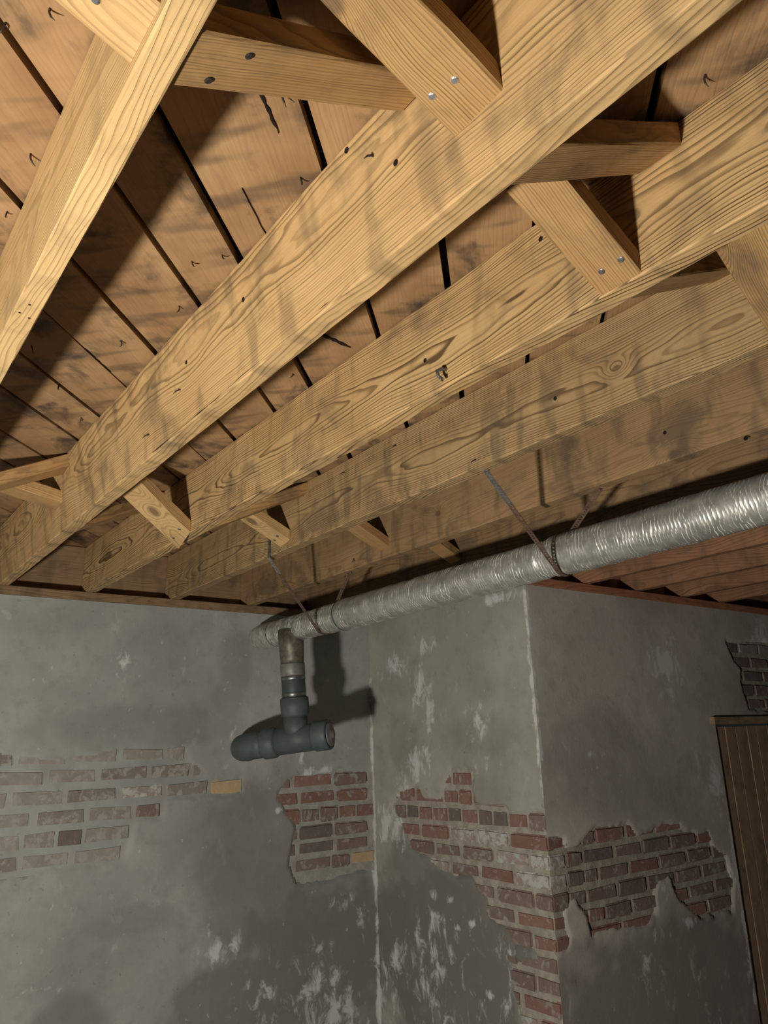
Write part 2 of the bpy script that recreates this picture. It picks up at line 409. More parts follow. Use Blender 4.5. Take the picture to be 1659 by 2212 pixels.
REG = {
 'L': [[(0.450,0.020),(0.701,0.017),(0.924,-0.025),(1.158,0.002),(1.203,0.016),(1.505,0.015),(1.555,-0.070),(1.640,-0.137),(1.810,-0.140),(1.824,-0.222),(1.726,-0.226),(1.654,-0.215),(1.561,-0.226),(1.436,-0.222),(1.406,-0.305),(1.298,-0.308),(1.284,-0.352),(1.259,-0.444),(1.142,-0.483),(0.924,-0.462),(0.753,-0.502),(0.512,-0.512)],
       [(2.061,-0.185),(2.110,-0.152),(2.278,-0.142),(2.394,-0.129),(2.639,-0.145),(2.619,-0.649),(2.383,-0.660),(2.110,-0.663),(2.078,-0.571),(2.086,-0.445),(2.113,-0.393),(2.051,-0.323),(1.996,-0.260),(2.019,-0.212)]],
 'M': [[(3.411,-0.237),(3.235,-0.225),(3.215,-0.280),(3.064,-0.281),(3.064,-0.221),(2.996,-0.180),(2.990,-0.133),(2.831,-0.132),(2.841,-0.286),(2.633,-0.290),(2.619,-0.320),(2.403,-0.298),(2.280,-0.326),(2.347,-0.894),(2.490,-0.884),(2.533,-0.843),(2.661,-0.859),(2.664,-0.809),(2.803,-0.767),(2.804,-0.692),(2.927,-0.610),(3.054,-0.607),(3.213,-0.548),(3.325,-0.504),(3.408,-0.385),(3.467,-0.324)],
       [(2.690,-0.891),(2.357,-0.886),(2.353,-1.20),(2.596,-1.20),(2.654,-1.026)]],
 'R': [[(2.548,-0.388),(2.687,-0.412),(2.725,-0.451),(2.797,-0.450),(2.908,-0.387),(3.031,-0.402),(3.135,-0.393),(3.197,-0.455),(3.292,-0.437),(3.390,-0.423),(3.536,-0.427),(3.576,-0.471),(3.753,-0.491),(3.778,-0.564),(3.880,-0.621),(3.914,-0.727),(3.884,-0.860),(3.626,-0.868),(3.526,-0.802),(3.431,-0.729),(3.404,-0.640),(3.308,-0.646),(3.266,-0.699),(3.270,-0.783),(3.194,-0.821),(3.067,-0.810),(2.933,-0.782),(2.850,-0.801),(2.792,-0.837),(2.802,-0.740),(2.776,-0.698),(2.735,-0.639),(2.665,-0.683),(2.663,-0.742),(2.698,-0.792),(2.666,-0.839),(2.581,-0.846),(2.491,-0.817)],
       [(4.211,0.486),(4.430,0.502),(4.667,0.496),(4.951,0.509),(4.800,0.094),(4.328,0.107),(4.317,0.207),(4.281,0.262),(4.312,0.331),(4.244,0.385)]],
}
WHITE = {
 'L': [(2.249,-0.15,0.13,0.037,0.9),(1.197,0.374,0.065,0.105,0.45),(1.112,0.53,0.043,0.053,0.3),(1.687,-0.895,0.069,0.056,0.8),(1.79,-0.874,0.033,0.057,0.6),(1.651,-0.814,0.018,0.094,0.5),(2.239,-1.127,0.134,0.049,0.8),(2.381,-0.778,0.071,0.053,0.6),(2.344,-1.246,0.165,0.079,0.8),(2.059,-1.151,0.05,0.048,0.6),(2.239,-1.067,0.032,0.06,0.6),(0.997,-0.897,0.073,0.042,0.4),(0.893,-0.894,0.053,0.013,0.5),(1.175,-0.819,0.023,0.014,0.6),(2.138,-0.026,0.07,0.069,0.5),(1.793,0.051,0.155,0.066,0.3),(2.11,-0.575,0.016,0.006,0.6),(0.979,-0.463,0.026,0.007,0.6),(1.38,-0.164,0.055,0.02,0.4),(2.017,-0.31,0.032,0.017,0.9),(2.492,-0.88,0.058,0.085,0.5),(2.412,-0.63,0.029,0.044,0.4)],
 'M': [(3.413,0.392,0.201,0.074,0.6),(3.089,0.48,0.144,0.059,0.6),(3.199,0.277,0.094,0.14,0.6),(3.118,0.11,0.044,0.09,0.6),(3.247,-0.113,0.111,0.112,0.7),(3.369,-0.205,0.059,0.091,0.8),(3.523,-0.415,0.101,0.113,0.8),(3.424,-0.454,0.059,0.089,0.7),(2.564,0.635,0.132,0.032,0.8),(2.795,0.075,0.079,0.126,0.6),(2.735,-0.112,0.105,0.061,0.5),(3.124,-0.841,0.1,0.079,0.5),(3.302,-0.887,0.054,0.072,0.6),(3.168,-0.965,0.051,0.059,0.6),(2.803,-1.064,0.035,0.022,0.9),(2.992,-0.831,0.039,0.015,0.7),(2.895,-0.798,0.025,0.015,0.8),(3.08,-0.716,0.1,0.03,0.5),(3.58,-1.077,0.06,0.126,0.5)],
 'R': [(3.591,0.349,0.132,0.083,0.9),(3.667,0.448,0.128,0.061,0.6),(3.704,0.257,0.084,0.036,0.6),(4.582,0.545,0.137,0.111,0.8),(3.893,-0.235,0.06,0.111,0.8),(3.724,-0.159,0.082,0.11,0.4),(3.175,0.021,0.035,0.017,0.7),(2.937,-0.086,0.131,0.016,0.5),(2.931,0.371,0.084,0.054,0.3),(3.565,0.185,0.163,0.035,0.4),(3.508,-0.851,0.073,0.028,0.7),(3.268,-0.873,0.085,0.045,0.5),(3.945,-0.725,0.076,0.162,0.7),(3.946,-0.936,0.058,0.137,0.6),(2.738,-0.739,0.052,0.034,0.6),(3.331,-0.671,0.049,0.075,0.6),(3.894,-0.459,0.171,0.127,0.35),(3.163,-0.966,0.098,0.069,0.4),(3.86,-1.145,0.161,0.056,0.4)],
}
# large damp stains and, left of the pipe end, painted shadow: (u, z, ru, rz, strength)
DAMP_SHADE = {
 'L': [(2.05, -0.62, 0.5, 0.5, .6), (1.72, -1.15, 0.27, 0.22, .8), (1.05, -1.06, .16, .12, .6), (2.3, -1.0, .6, .35, .85), (1.30, 0.10, 0.5, .10, .35), (1.76, 0.42, .10, .16, .45), (1.72, .22, .09, .1, .35), (1.3, -.7, .2, .06, .3), (2.2, -1.1, .5, .4, .6)],
 'M': [(3.1, -0.95, 0.7, 0.40, .95), (3.3, -.55, .22, .2, .7), (3.35, .0, .12, .16, .4), (2.75, 0.02, .25, .10, .3), (3.3, -.62, .25, .12, .6)],
 'R': [(3.0, -0.12, .35, .25, .35), (3.5, -.2, .3, .2, .2), (3.3, -1.15, .9, .35, .9), (3.6, -1.0, .3, .2, .6)],
}
JZ = [0.57, 0.49, 0.41, 0.332, 0.254, 0.176, 0.098, 0.02, -0.057, -0.139, -0.222, -0.303, -0.390, -0.466, -0.541, -0.617, -0.695, -0.772, -0.85, -0.928, -1.006, -1.084, -1.162]
# joint seeds per course (index of the course's top joint in JZ)
SEED = {
 'L': {7: [1.199, 1.413, 1.511], 8: [0.891, 1.111, 1.339, 1.543], 9: [0.756, 0.976, 1.205, 1.418, 1.638, 1.812, 2.09, 2.336, 2.569],
       10: [0.856, 1.074, 1.28, 1.405, 2.131, 2.352, 2.569], 11: [0.82, 0.955, 1.064, 1.275, 2.025, 2.141, 2.255, 2.369, 2.48, 2.60], 12: [0.82, 1.023, 1.241, 2.128, 2.339, 2.56],
       13: [0.90, 1.12, 2.117, 2.345, 2.56], 14: [2.10, 2.322, 2.44, 2.60]},
 'M': {9: [2.986, 2.846], 10: [3.41, 3.28, 3.056, 2.95, 2.853], 11: [3.455, 3.356, 3.255, 3.146, 3.032, 2.933, 2.818, 2.723, 2.627, 2.505, 2.40],
       12: [3.46, 3.249, 3.028, 2.84, 2.628, 2.40], 13: [3.35, 3.141, 2.951, 2.728, 2.515, 2.40], 14: [3.24, 3.03, 2.83, 2.612, 2.40], 15: [3.16, 2.94, 2.735, 2.502, 2.40],
       16: [2.84, 2.621, 2.40], 17: [2.75, 2.53, 2.40], 18: [2.84, 2.62, 2.40], 19: [2.75, 2.53, 2.4], 20: [2.84, 2.62, 2.40], 21: [2.75, 2.53, 2.4]},
 'R': {12: [2.70, 2.806, 2.898, 3.11, 3.33], 13: [2.70, 2.806, 3.018, 3.223], 14: [2.70, 2.806, 2.894, 3.111, 3.337], 15: [2.70, 2.806, 3.017, 3.23], 16: [2.70, 2.806, 2.915, 3.103], 17: [2.7, 2.806, 3.02],
       1: [4.33, 4.55], 2: [4.24, 4.43], 3: [4.33, 4.55], 4: [4.24, 4.43], 5: [4.33, 4.52]},
}
def build_wall(key, name, origin, ax, nrm, u0, u1, z0, z1, pmat, mmat, weights, und_edges, step=0.0125, hole=None):
    ax = Vector(ax); nrm = Vector(nrm); org = Vector(origin)
    P = lambda u, z, t: org + ax * u + Vector((0, 0, z)) + nrm * t
    # masonry core, 12 mm behind the parge coat
    v, f = [], []
    uc0 = u0 + {'L': 0, 'M': 0.034, 'R': 0.0128}[key]; uc1 = u1 + {'L': .05, 'M': .004, 'R': 0}[key]
    segs = [(uc0, uc1, z0, z1)] if not hole else [(uc0, hole[0], z0, z1), (hole[0], uc1, hole[1], z1), (hole[2], uc1, z0, hole[1])]
    for (a, b, c, dd) in segs:
        vv, ff = boxv(0, 1, 0, 1, 0, 1); base = len(v)
        for q in vv:
            uu = a + (b - a) * q[0]; zz = c + (dd - c) * q[2]; v.append(P(uu, zz, -0.012 - 0.16 * q[1]))
        f += [tuple(base + i for i in ff_) for ff_ in ff]
    me = mesh(name, v, f); bm = bmesh.new(); bm.from_mesh(me); bmesh.ops.recalc_face_normals(bm, faces=bm.faces[:]); bm.to_mesh(me); bm.free()
    wall = struct(link(name, me, mmat))
    # parge coat with broken-away fields
    nu = int((u1 - u0) / step); nz = int((z1 - z0) / step)
    V, W, Dm, T = [], [], [], []
    regs = REG[key]
    bbs = [(min(p[0] for p in r) - .1, max(p[0] for p in r) + .1, min(p[1] for p in r) - .1, max(p[1] for p in r) + .1) for r in regs]
    for i in range(nu + 1):
        u = u0 + (u1 - u0) * i / nu
        for j in range(nz + 1):
            z = z0 + (z1 - z0) * j / nz
            sd = -1.0
            for r, bb in zip(regs, bbs):
                if bb[0] < u < bb[1] and bb[2] < z < bb[3]: sd = max(sd, sdist(r, u, z))
            nz1 = fbm(Vector((u * 9, z * 9, 2.2)), 3)
            if sd > -0.08: sd += nz1 * 0.022
            hl = 0
            e = 1.0
            for ue in und_edges: e = min(e, abs(u - ue) / 0.05)
            t = fbm(Vector((u * 2.2, z * 2.2, 7.0)), 3) * 0.004 * min(1, e)
            q = min(1, max(0, (sd + 0.004) / 0.012)); q = q * q * (3 - 2 * q)
            wash = key == 'L' and u < 1.95
            t -= (0.0098 if wash else 0.017) * q
            V.append(P(u, z, t)); T.append(min(q, .9) if wash else q)
            w = 0.0
            for (a, b, ra, rb, s) in WHITE[key]:
                d2 = ((u - a) / (ra * 1.2)) ** 2 + ((z - b) / (rb * 1.2)) ** 2
                if d2 < 4: w = max(w, s * math.exp(-d2 * 1.1))
            low = max(0, min(1, (-0.55 - z) / 0.5))
            lw = {'L': min(1, max(0.12, (u - 1.5) / .5)), 'M': 1.0, 'R': .6}[key]
            w = max(w, 0.42 * lw * low * (0.75 + fbm(Vector((u * 3, z * 2, 5)), 2)), 0.16 * (0.3 + fbm(Vector((u * 2, z * 1.5, 15)), 2)))
            for ue, uz in WEDGE[key]:
                dd = abs(u - ue)
                if dd < .04 and uz[0] < z < uz[1]: w = max(w, 0.95 * (1 - dd / (.020 + .014 * mnoise.noise(Vector((z * 14, ue, 0))))))
            W.append(max(0, w))
            dm = 0.0
            for (a, b, ra, rb, s) in DAMP_SHADE[key]:
                d2 = ((u - a) / ra) ** 2 + ((z - b) / rb) ** 2 + 0.5 * nz1
                dm = max(dm, s * max(0, min(1, 2.0 - d2 * 1.6)))
            Dm.append(dm)
    F = []
    for i in range(nu):
        for j in range(nz):
            a = i * (nz + 1) + j; q = (a, a + nz + 1, a + nz + 2, a + 1)
            if min(T[k] for k in q) > 0.999: continue
            if hole:
                uc = u0 + (u1 - u0) * (i + .5) / nu; zc = z0 + (z1 - z0) * (j + .5) / nz
                if hole[0] < uc < hole[2] and zc < hole[1]: continue
            F.append(q)
    me = mesh('plaster_coat', V, F, True)
    if me.polygons[0].normal.dot(nrm) < 0: me.flip_normals()
    for nm, arr in (('white', W), ('damp_shade', Dm)):
        a = me.attributes.new(nm, 'FLOAT', 'POINT'); a.data.foreach_set('value', arr)
    put(link('plaster_coat', me, pmat), wall)
    # bricks showing in the broken fields
    for ci, seeds in SEED[key].items():
        zt, zb = JZ[ci], JZ[ci + 1]
        seeds = sorted(seeds)
        lo, hi = seeds[0], seeds[-1]
        js = list(seeds)
        while lo > u0 + .02: lo -= .217; js.insert(0, lo)
        while hi < u1 - .02: hi += .217; js.append(hi)
        full = []
        for a, b in zip(js, js[1:]):
            n = max(1, round((b - a) / .217)) if (b - a) > .30 else 1
            for q in range(n): full.append((a + (b - a) * q / n, a + (b - a) * (q + 1) / n))
        for a, b in full:
            if a < u0 - .02 and key != 'L': continue
            if b > u1 + .03: continue
            if key == 'R' and a < 2.69: continue
            ok = False
            for fu in (.15, .5, .85):
                for fz in (.25, .75):
                    uu, zz = a + (b - a) * fu, zb + (zt - zb) * fz
                    if any(sdist(r, uu, zz) > -0.004 for r in regs): ok = True
            if not ok: continue
            um, zm = (a + b) / 2, (zt + zb) / 2
            mname = weights(um, zm, ci)
            end = (key == 'M' and a < 2.41)
            w_ = (b - a) - 0.008 + (0.004 if end else 0); h_ = (zt - zb) - 0.009
            dpt = 0.10
            proud = random.uniform(0.006, 0.0095)
            if end: um -= 0.0015
            o = link('brick', random.choice(BRK[mname]))
            cpos = P(um, zm, -0.012 + proud - dpt / 2)
            rot = Matrix(((ax.x, nrm.x, 0, 0), (ax.y, nrm.y, 0, 0), (0, 0, 1, 0), (0, 0, 0, 1)))
            tilt = Matrix.Rotation(random.uniform(-.012, .012), 4, 'Y')
            o.matrix_basis = Matrix.Translation(cpos) @ rot @ tilt @ Matrix.Diagonal((w_ * random.uniform(.97, 1), dpt, h_ * random.uniform(.93, 1), 1))
            put(o, wall)
    return wall
WEDGE = {'L': [(2.589, (-1.4, .35))], 'M': [(3.632, (-1.4, .35)), (2.405, (-.25, .66))], 'R': [(2.596, (-.1, .66)), (3.955, (-1.3, -.45))]}
BRK = {}
for mn in ('b_red', 'b_brown', 'b_dark', 'b_grey', 'b_pale', 'b_yellow', 'b_wash'):
    BRK[mn] = []
    for q in range(4):
        bm = bmesh.new(); bmesh.ops.create_cube(bm, size=1.0)
        for vv in bm.verts:
            vv.co.x += random.uniform(-.03, .014) * (1 if vv.co.x > 0 else -1); vv.co.z += random.uniform(-.09, .03) * (1 if vv.co.z > 0 else -1)
        for ed in bm.edges[:]: pass
        bmesh.ops.scale(bm, vec=(0.21, 0.10, 0.068), verts=bm.verts)
        bmesh.ops.bevel(bm, geom=bm.edges[:], offset=0.008, segments=2, affect='EDGES')
        bmesh.ops.scale(bm, vec=(1 / 0.21, 1 / 0.10, 1 / 0.068), verts=bm.verts)
        me = bpy.data.meshes.new('brick'); bm.to_mesh(me); bm.free(); me.materials.append(M[mn]); BRK[mn].append(me)
def wl(u, z, c):
    if u > 1.95:
        if c == 14 and u > 2.3: return 'b_yellow' if u > 2.42 else 'b_brown'
        return random.choice(['b_red', 'b_red', 'b_brown']) if c < 12 else random.choice(['b_brown', 'b_brown', 'b_dark'])
    if c == 9 and u > 1.7: return 'b_yellow'
    if c == 10 and u > 1.26: return 'b_brown'
    if c == 8 and u > 1.1: return 'b_wash'
    if c == 11 and .95 < u < 1.06: return 'b_dark'
    if c == 9 and 1.2 < u < 1.42: return 'b_pale'
    return random.choice(['b_grey', 'b_grey', 'b_wash', 'b_grey'])
def wm(u, z, c):
    if c in (9, 10): return 'b_red'
    if c == 11: return 'b_dark' if 2.72 < u < 2.82 else random.choice(['b_red', 'b_brown', 'b_red', 'b_dark', 'b_brown'])
    if c == 12: return 'b_pale' if 2.62 < u < 3.0 else 'b_red'
    if c == 13: return 'b_pale' if u < 2.73 else 'b_brown'
    if c == 14: return 'b_red' if 2.6 < u < 2.85 else random.choice(['b_brown', 'b_pale'])
    if c >= 17: return random.choice(['b_brown', 'b_pale', 'b_brown', 'b_red'])
    return random.choice(['b_brown', 'b_red', 'b_brown'])
def wr(u, z, c):
    if c < 7: return random.choice(['b_brown', 'b_brown', 'b_dark', 'b_grey'])
    return random.choice(['b_brown', 'b_red', 'b_brown', 'b_dark'])
ZT = H - 0.042
wall_left = build_wall('L', 'wall_left', (0, YW, 0), (1, 0, 0), (0, -1, 0), -0.6, XC, FLOOR, ZT, M['plaster_left'], M['mortar_grey'], wl, (XC,))
wall_middle = build_wall('M', 'wall_middle', (XC, 0, 0), (0, 1, 0), (-1, 0, 0), YP, YW + .018, FLOOR, ZT, M['plaster_mid'], M['mortar'], wm, (YP, YW))
DX, DZ = 3.974, 0.036
wall_right = build_wall('R', 'wall_right', (0, YP, 0), (1, 0, 0), (0, -1, 0), XC, 6.0, FLOOR, ZT, M['plaster_right'], M['mortar'], wr, (XC,), hole=(DX, DZ, 4.83))

v, f = boxv(-3.4, 6.2, -2.6, 3.9, FLOOR - 0.1, FLOOR)
floor = struct(link('floor', mesh('floor', v, f), M['floor']))

# plank door set back in the right wall
door = struct(empty('door_1', (DX, YP + 0.05, FLOOR)))
xx = DX + 0.004
for w_ in (.10, .105, .115, .10, .12, .11, .10, .10):
    me = beam_mesh('plank', DZ - FLOOR - 0.022, 0.03, w_ - 0.006, segs=10, ch=.002, seed=xx)
    mw = frame((xx + w_ - .003, YP + 0.014 + random.uniform(0, .004), FLOOR + 0.004), (0, 0, 1), (0, 1, 0))
    o = link('plank', me, M['door'], None, mw)
    bb = [mw @ Vector(c) for c in o.bound_box]
    put(o, door); xx += w_
me = beam_mesh('door_lintel', 4.83 - DX + 0.09, 0.04, 0.06, segs=12, ch=.003, seed=4)
put(link('door_lintel', me, M['door'], None, frame((DX - .045, YP + 0.037, DZ - 0.006), (1, 0, 0), (0, 0, 1))), door)

# sill plates and band joists on top of the walls
def timber(name, p0, length, ydir, zdir, W, T, mat, seed=0, segs=30):
    return link(name, beam_mesh(name, length, W, T, segs=segs, seed=seed), mat, None, frame(p0, ydir, zdir))
struct(timber('trim_1', (-0.6, YW + 0.145, ZT + .001), XC + .60, (1, 0, 0), (0, 0, 1), 0.04, 0.15, M['sill'], 1))
struct(timber('trim_2', (XC + .003, YP + 0.145, ZT + .001), 6.0 - XC, (1, 0, 0), (0, 0, 1), 0.04, 0.15, M['sill_red'], 2))
struct(timber('trim_3', (-0.6, YW + 0.125, H), XC + .75, (1, 0, 0), (0, 0, 1), D - .001, 0.035, M['sill'], 3))
struct(timber('trim_4', (XC + .10, YP + 0.125, H), 6.0 - XC - .1, (1, 0, 0), (0, 0, 1), D - .001, 0.035, M['red_wood'], 4))
struct(timber('trim_5', (XC + .003, YP + .15, ZT + .001), YW - YP, (0, 1, 0), (0, 0, 1), 0.04, 0.12, M['sill'], 6))

# ------------------------------------------------------------------ joists
JW = [  # key, x, width, top offset, far end, label, material
 ('Z', -0.215, .045, 0.0, YW + .085, 'floor joist beyond the upper left corner, holding the pale corner brace', 'A'),
 ('A', 0.1949, .040, 0.0, YW + .085, 'pale floor joist running down the upper left corner, nearest to the camera', 'A'),
 ('B', 0.6273, .044, -0.0363, YW + .085, 'thick pale floor joist with a long crack along its lower edge', 'B'),
 ('C', 0.9967, .046, 0.0091, YW + .085, 'strongly grained floor joist with a bent hook nail, third from the upper left', 'C'),
 ('D', 1.4017, .047, 0.0096, YW + .085, 'grained floor joist with a round dark knot, carrying the top ends of the perforated straps', 'D'),
 ('E', 1.8189, .0475, 0.0, YW + .085, 'brown smoky floor joist directly above the foil wrapped pipe, with dark knots', 'E'),
 ('F', 2.225, .046, 0.0, YW + .085, 'shadowed floor joist just behind the foil wrapped pipe, last one left of the corner', 'F'),
 ('G', 2.605, .046, 0.0, YP + .085, 'reddish floor joist resting on the outer corner of the projecting wall', 'R'),
 ('H', 3.004, .046, 0.0, YP + .085, 'reddish floor joist seen just under the pipe, second along the right sill', 'R'),
 ('I', 3.415, .046, 0.0, YP + .085, 'reddish floor joist above the right wall, third along the right sill', 'R'),
 ('J', 3.819, .046, 0.0, YP + .085, 'reddish floor joist above the right wall, fourth along the right sill', 'R'),
 ('K', 4.20, .046, 0.0, YP + .085, 'reddish floor joist at the right edge, farthest along the right sill', 'R'),
]
JM = {
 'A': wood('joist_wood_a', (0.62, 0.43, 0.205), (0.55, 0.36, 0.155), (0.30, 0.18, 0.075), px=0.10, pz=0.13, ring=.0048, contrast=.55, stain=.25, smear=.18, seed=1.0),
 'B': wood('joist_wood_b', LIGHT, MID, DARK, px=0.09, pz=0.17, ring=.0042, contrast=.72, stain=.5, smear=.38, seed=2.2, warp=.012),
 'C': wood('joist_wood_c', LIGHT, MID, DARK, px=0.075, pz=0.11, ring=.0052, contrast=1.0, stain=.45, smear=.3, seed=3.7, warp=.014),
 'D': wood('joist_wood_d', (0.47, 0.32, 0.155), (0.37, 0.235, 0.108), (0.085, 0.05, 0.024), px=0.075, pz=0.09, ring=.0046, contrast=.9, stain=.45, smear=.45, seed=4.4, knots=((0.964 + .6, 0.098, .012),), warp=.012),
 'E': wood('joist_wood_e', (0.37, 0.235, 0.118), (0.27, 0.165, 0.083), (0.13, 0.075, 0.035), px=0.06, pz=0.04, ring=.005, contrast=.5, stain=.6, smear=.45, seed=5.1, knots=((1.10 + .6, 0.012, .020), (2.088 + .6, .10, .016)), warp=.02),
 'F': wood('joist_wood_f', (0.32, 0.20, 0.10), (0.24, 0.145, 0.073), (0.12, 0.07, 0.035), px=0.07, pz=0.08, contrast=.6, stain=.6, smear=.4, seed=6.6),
 'R': M['red_wood'],
}
JO = {}
Y0 = -0.6
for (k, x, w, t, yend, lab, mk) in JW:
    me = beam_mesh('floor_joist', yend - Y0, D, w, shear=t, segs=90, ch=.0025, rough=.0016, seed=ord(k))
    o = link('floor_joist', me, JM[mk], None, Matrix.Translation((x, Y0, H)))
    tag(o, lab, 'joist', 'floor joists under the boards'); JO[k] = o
# split along the lower edge of the cracked joist
n = 60
pts = wiggle((0.6285 - .0363 * .045, -0.3, H + .011), (0.6285 - .0363 * .045, 2.1, H + .006), n, .006, 3, (0, 0, 1))
sliver('crack', pts, [.0035 * max(.15, .5 + mnoise.noise(Vector((i * .5, 2, 0)))) for i in range(n + 1)], 0, M['crack'], JO['B'], 'x')
# dark nail holes and nails on joist faces
hole_me = tube('nail_hole', [(0.002, 0, 0), (-0.0008, 0, 0)], [.0045, .0045], 8); hole_me.materials.append(M['crack'])
def jy(k, y, z): # face x of joist at height
    for r in JW:
        if r[0] == k: return r[1] + r[3] * (z - H) / D
for (k, y, z) in [('C', 1.163, .799), ('C', .815, .901), ('D', 1.148, .803), ('E', 1.120, .792), ('E', .902, .700), ('B', .858, .93), ('B', 1.251, .861), ('B', 1.542, .850), ('B', .75, .835)]:
    o = link('nail_hole', hole_me); o.location = (jy(k, y, z), y, z); o.scale = (1, 1.2, 1.2); put(o, JO[k])
for (k, y, z) in [('B', .797, .878), ('B', 1.589, .802), ('B', 1.802, .765), ('D', 1.439, .734), ('D', 1.803, .90), ('D', 2.097, .90)]:
    o = link('nail', NM); o.location = (jy(k, y, z) + .004, y, z); o.rotation_euler = (random.uniform(-.3, .3), pi / 2, random.uniform(-.4, .4)); put(o, JO[k])
# bent hook on the grained joist
hk = [(0.006, 0, .012), (-.012, 0.001, .010), (-.022, .004, .004), (-.020, .003, -.008), (-.014, -.001, -.014), (-.018, -.006, -.020), (-.026, -.008, -.019)]
me = tube('hook_nail', hk, [.0035, .004, .004, .0038, .0034, .003, .002], 8)
o = link('hook_nail', me, M['nail_grey']); o.location = (jy('C', 1.094, .73), 1.094, .735); o['label'] = 'bent dark hook nail'; put(o, JO['C'])
for (x, y) in [(.213, 1.236), (.205, 1.27), (.222, 1.28)]:
    o = link('nail_hole', hole_me); o.location = (x, y, H); o.rotation_euler = (0, -pi / 2, 0); o.scale = (1, .5, .5); put(o, JO['A'])

# ------------------------------------------------------------------ cross bracing between joists
def brace(label, low, up, th=0.04, mat='brace', nails=(), nmat='nail_grey', group='cross braces between the joists'):
    """low/up: (x, ya, za, yb, zb): edges a and b of the underside at each end"""
    L = [Vector((low[0], low[1], low[2])), Vector((low[0], low[3], low[4]))]
    U = [Vector((up[0], up[1], up[2])), Vector((up[0], up[3], up[4]))]
    d = ((U[0] + U[1]) - (L[0] + L[1])).normalized()
    wv = (L[1] - L[0]).normalized()
    thz = th / max(.3, math.hypot(d.x, d.y) / d.length)
    zz = Vector((0, 0, thz))
    org = (L[0] + L[1]) / 2
    mw = frame(org, d, wv); inv = mw.inverted()
    v, f = [], []
    ns = 8
    for i in range(ns + 1):
        t = i / ns
        a = L[0].lerp(U[0], t); b = L[1].lerp(U[1], t)
        jj = lambda q: Vector((0, mnoise.noise(Vector((t * 3, q, low[0] * 9 + low[1]))) * .003, mnoise.noise(Vector((t * 3, q + 5, low[0] * 9 + low[1]))) * .002)) * (1 if 0 < i < ns else 0)
        c = .003; wy = (b - a).normalized() * c; zc = Vector((0, 0, c))
        ring = [a + wy, b - wy, b + zc, b + zz - zc, b + zz - wy, a + zz + wy, a + zz - zc, a + zc]
        v += [inv @ (p + jj(q)) for q, p in enumerate(ring)]
        if i:
            a0, c0 = (i - 1) * 8, i * 8
            for k in range(8): f.append((a0 + k, a0 + (k + 1) % 8, c0 + (k + 1) % 8, c0 + k))
    f.append(tuple(reversed(range(8)))); f.append(tuple(range(ns * 8, ns * 8 + 8)))
    me = mesh('cross_brace', v, f)
    bm = bmesh.new(); bm.from_mesh(me); bmesh.ops.recalc_face_normals(bm, faces=bm.faces[:]); bm.to_mesh(me); bm.free()
    o = tag(link('cross_brace', me, M[mat], None, mw), label, 'brace', group)
    nd = d.cross(wv).normalized()
    if nd.z > 0: nd = -nd
    for (tl, tw) in nails:
        p = L[0].lerp(U[0], tl).lerp(L[1].lerp(U[1], tl), tw)
        hm = tube('nail', [p - nd * .003, p + nd * .001, p + nd * .002], [.0055, .0055, .004], 10, smooth=False)
        put(link('nail', hm, M[nmat]), o)
    return o
hj = lambda k: [r for r in JW if r[0] == k][0]
def lf(k, z=H): r = hj(k); return r[1] + r[3] * (z - H) / D - .0005
def rf(k, z=H): r = hj(k); return r[1] + r[2] + r[3] * (z - H) / D + .0005
brace('pale brace nailed to the left face of the nearest joist, at the top left corner', (lf('A'), .608, .724, .700, .728), (rf('Z'), .62, .893, .71, .893), mat='brace_pale', nails=((.14, .55), (.12, .05)))
brace('brown knotty brace with two shiny nail heads, nailed to the cracked joist', (lf('B', .79), .533, .796, .628, .792), (rf('A'), .497, .885, .58, .88), mat='brace_knot', nails=((.14, .40), (.16, .80)), nmat='nail')
brace('level looking brown brace in the shadow behind the broad nailed brace at top', (rf('A'), .606, .716, .694, .718), (lf('B', .92), .640, .893, .715, .893), mat='brace', nails=((.20, .25), (.12, .8)), nmat='nail_dark')
brace('short sooty brace nailed to the lower edge of the hook nail joist', (lf('C'), .613, .7115, .694, .7105), (rf('B', .88), .600, .893, .69, .890), nails=((.10, .15), (.10, .62)))
brace('dark brace rising from under the cracked joist to the top of the grained one', (rf('B'), .500, .713, .590, .713), (lf('C', .9), .515, .895, .60, .895))
brace('brown striped brace at the right edge crossing to the knotted joist', (lf('D'), .50, .725, .616, .7295), (rf('C', .88), .48, .885, .57, .885), mat='brace_knot')
brace('shadowed brace behind the striped brace at the right edge', (rf('C'), .60, .713, .68, .713), (lf('D', .9), .64, .893, .708, .893))
brace('dim brace end low at the left edge, lower of a crossed pair', (lf('B', .8), 2.60, .80, 2.69, .795), (rf('A'), 2.66, .893, 2.75, .893), mat='brace')
brace('dim brace at the left edge meeting the cracked joist, upper of a crossed pair', (rf('A'), 2.50, .712, 2.58, .712), (lf('B', .9), 2.49, .893, 2.57, .885), mat='brace')
brace('pale short brace with a round knot hanging below the hook nail joist', (lf('C'), 2.435, .709, 2.537, .671), (rf('B', .86), 2.28, .893, 2.40, .865), mat='brace_pale', nails=((.10, .25), (.10, .75)))
brace('dim brace seen behind the pale knotted brace', (rf('B'), 2.54, .712, 2.62, .712), (lf('C', .9), 2.72, .893, 2.80, .89))
brace('pale thin brace end beside the far strap, above the pipe end', (lf('D'), 2.463, .739, 2.538, .728), (rf('C', .88), 2.44, .893, 2.515, .89), mat='brace_pale', nails=((.12, .3), (.10, .75)))
brace('dark brace tip rising beside the far strap to the knotted joist', (rf('C'), 2.36, .711, 2.44, .711), (lf('D', .9), 2.345, .893, 2.415, .893))
brace('small dark brace end between the knotted joist and the smoky joist', (lf('E'), 2.397, .748, 2.47, .745), (rf('D', .88), 2.36, .893, 2.44, .89))
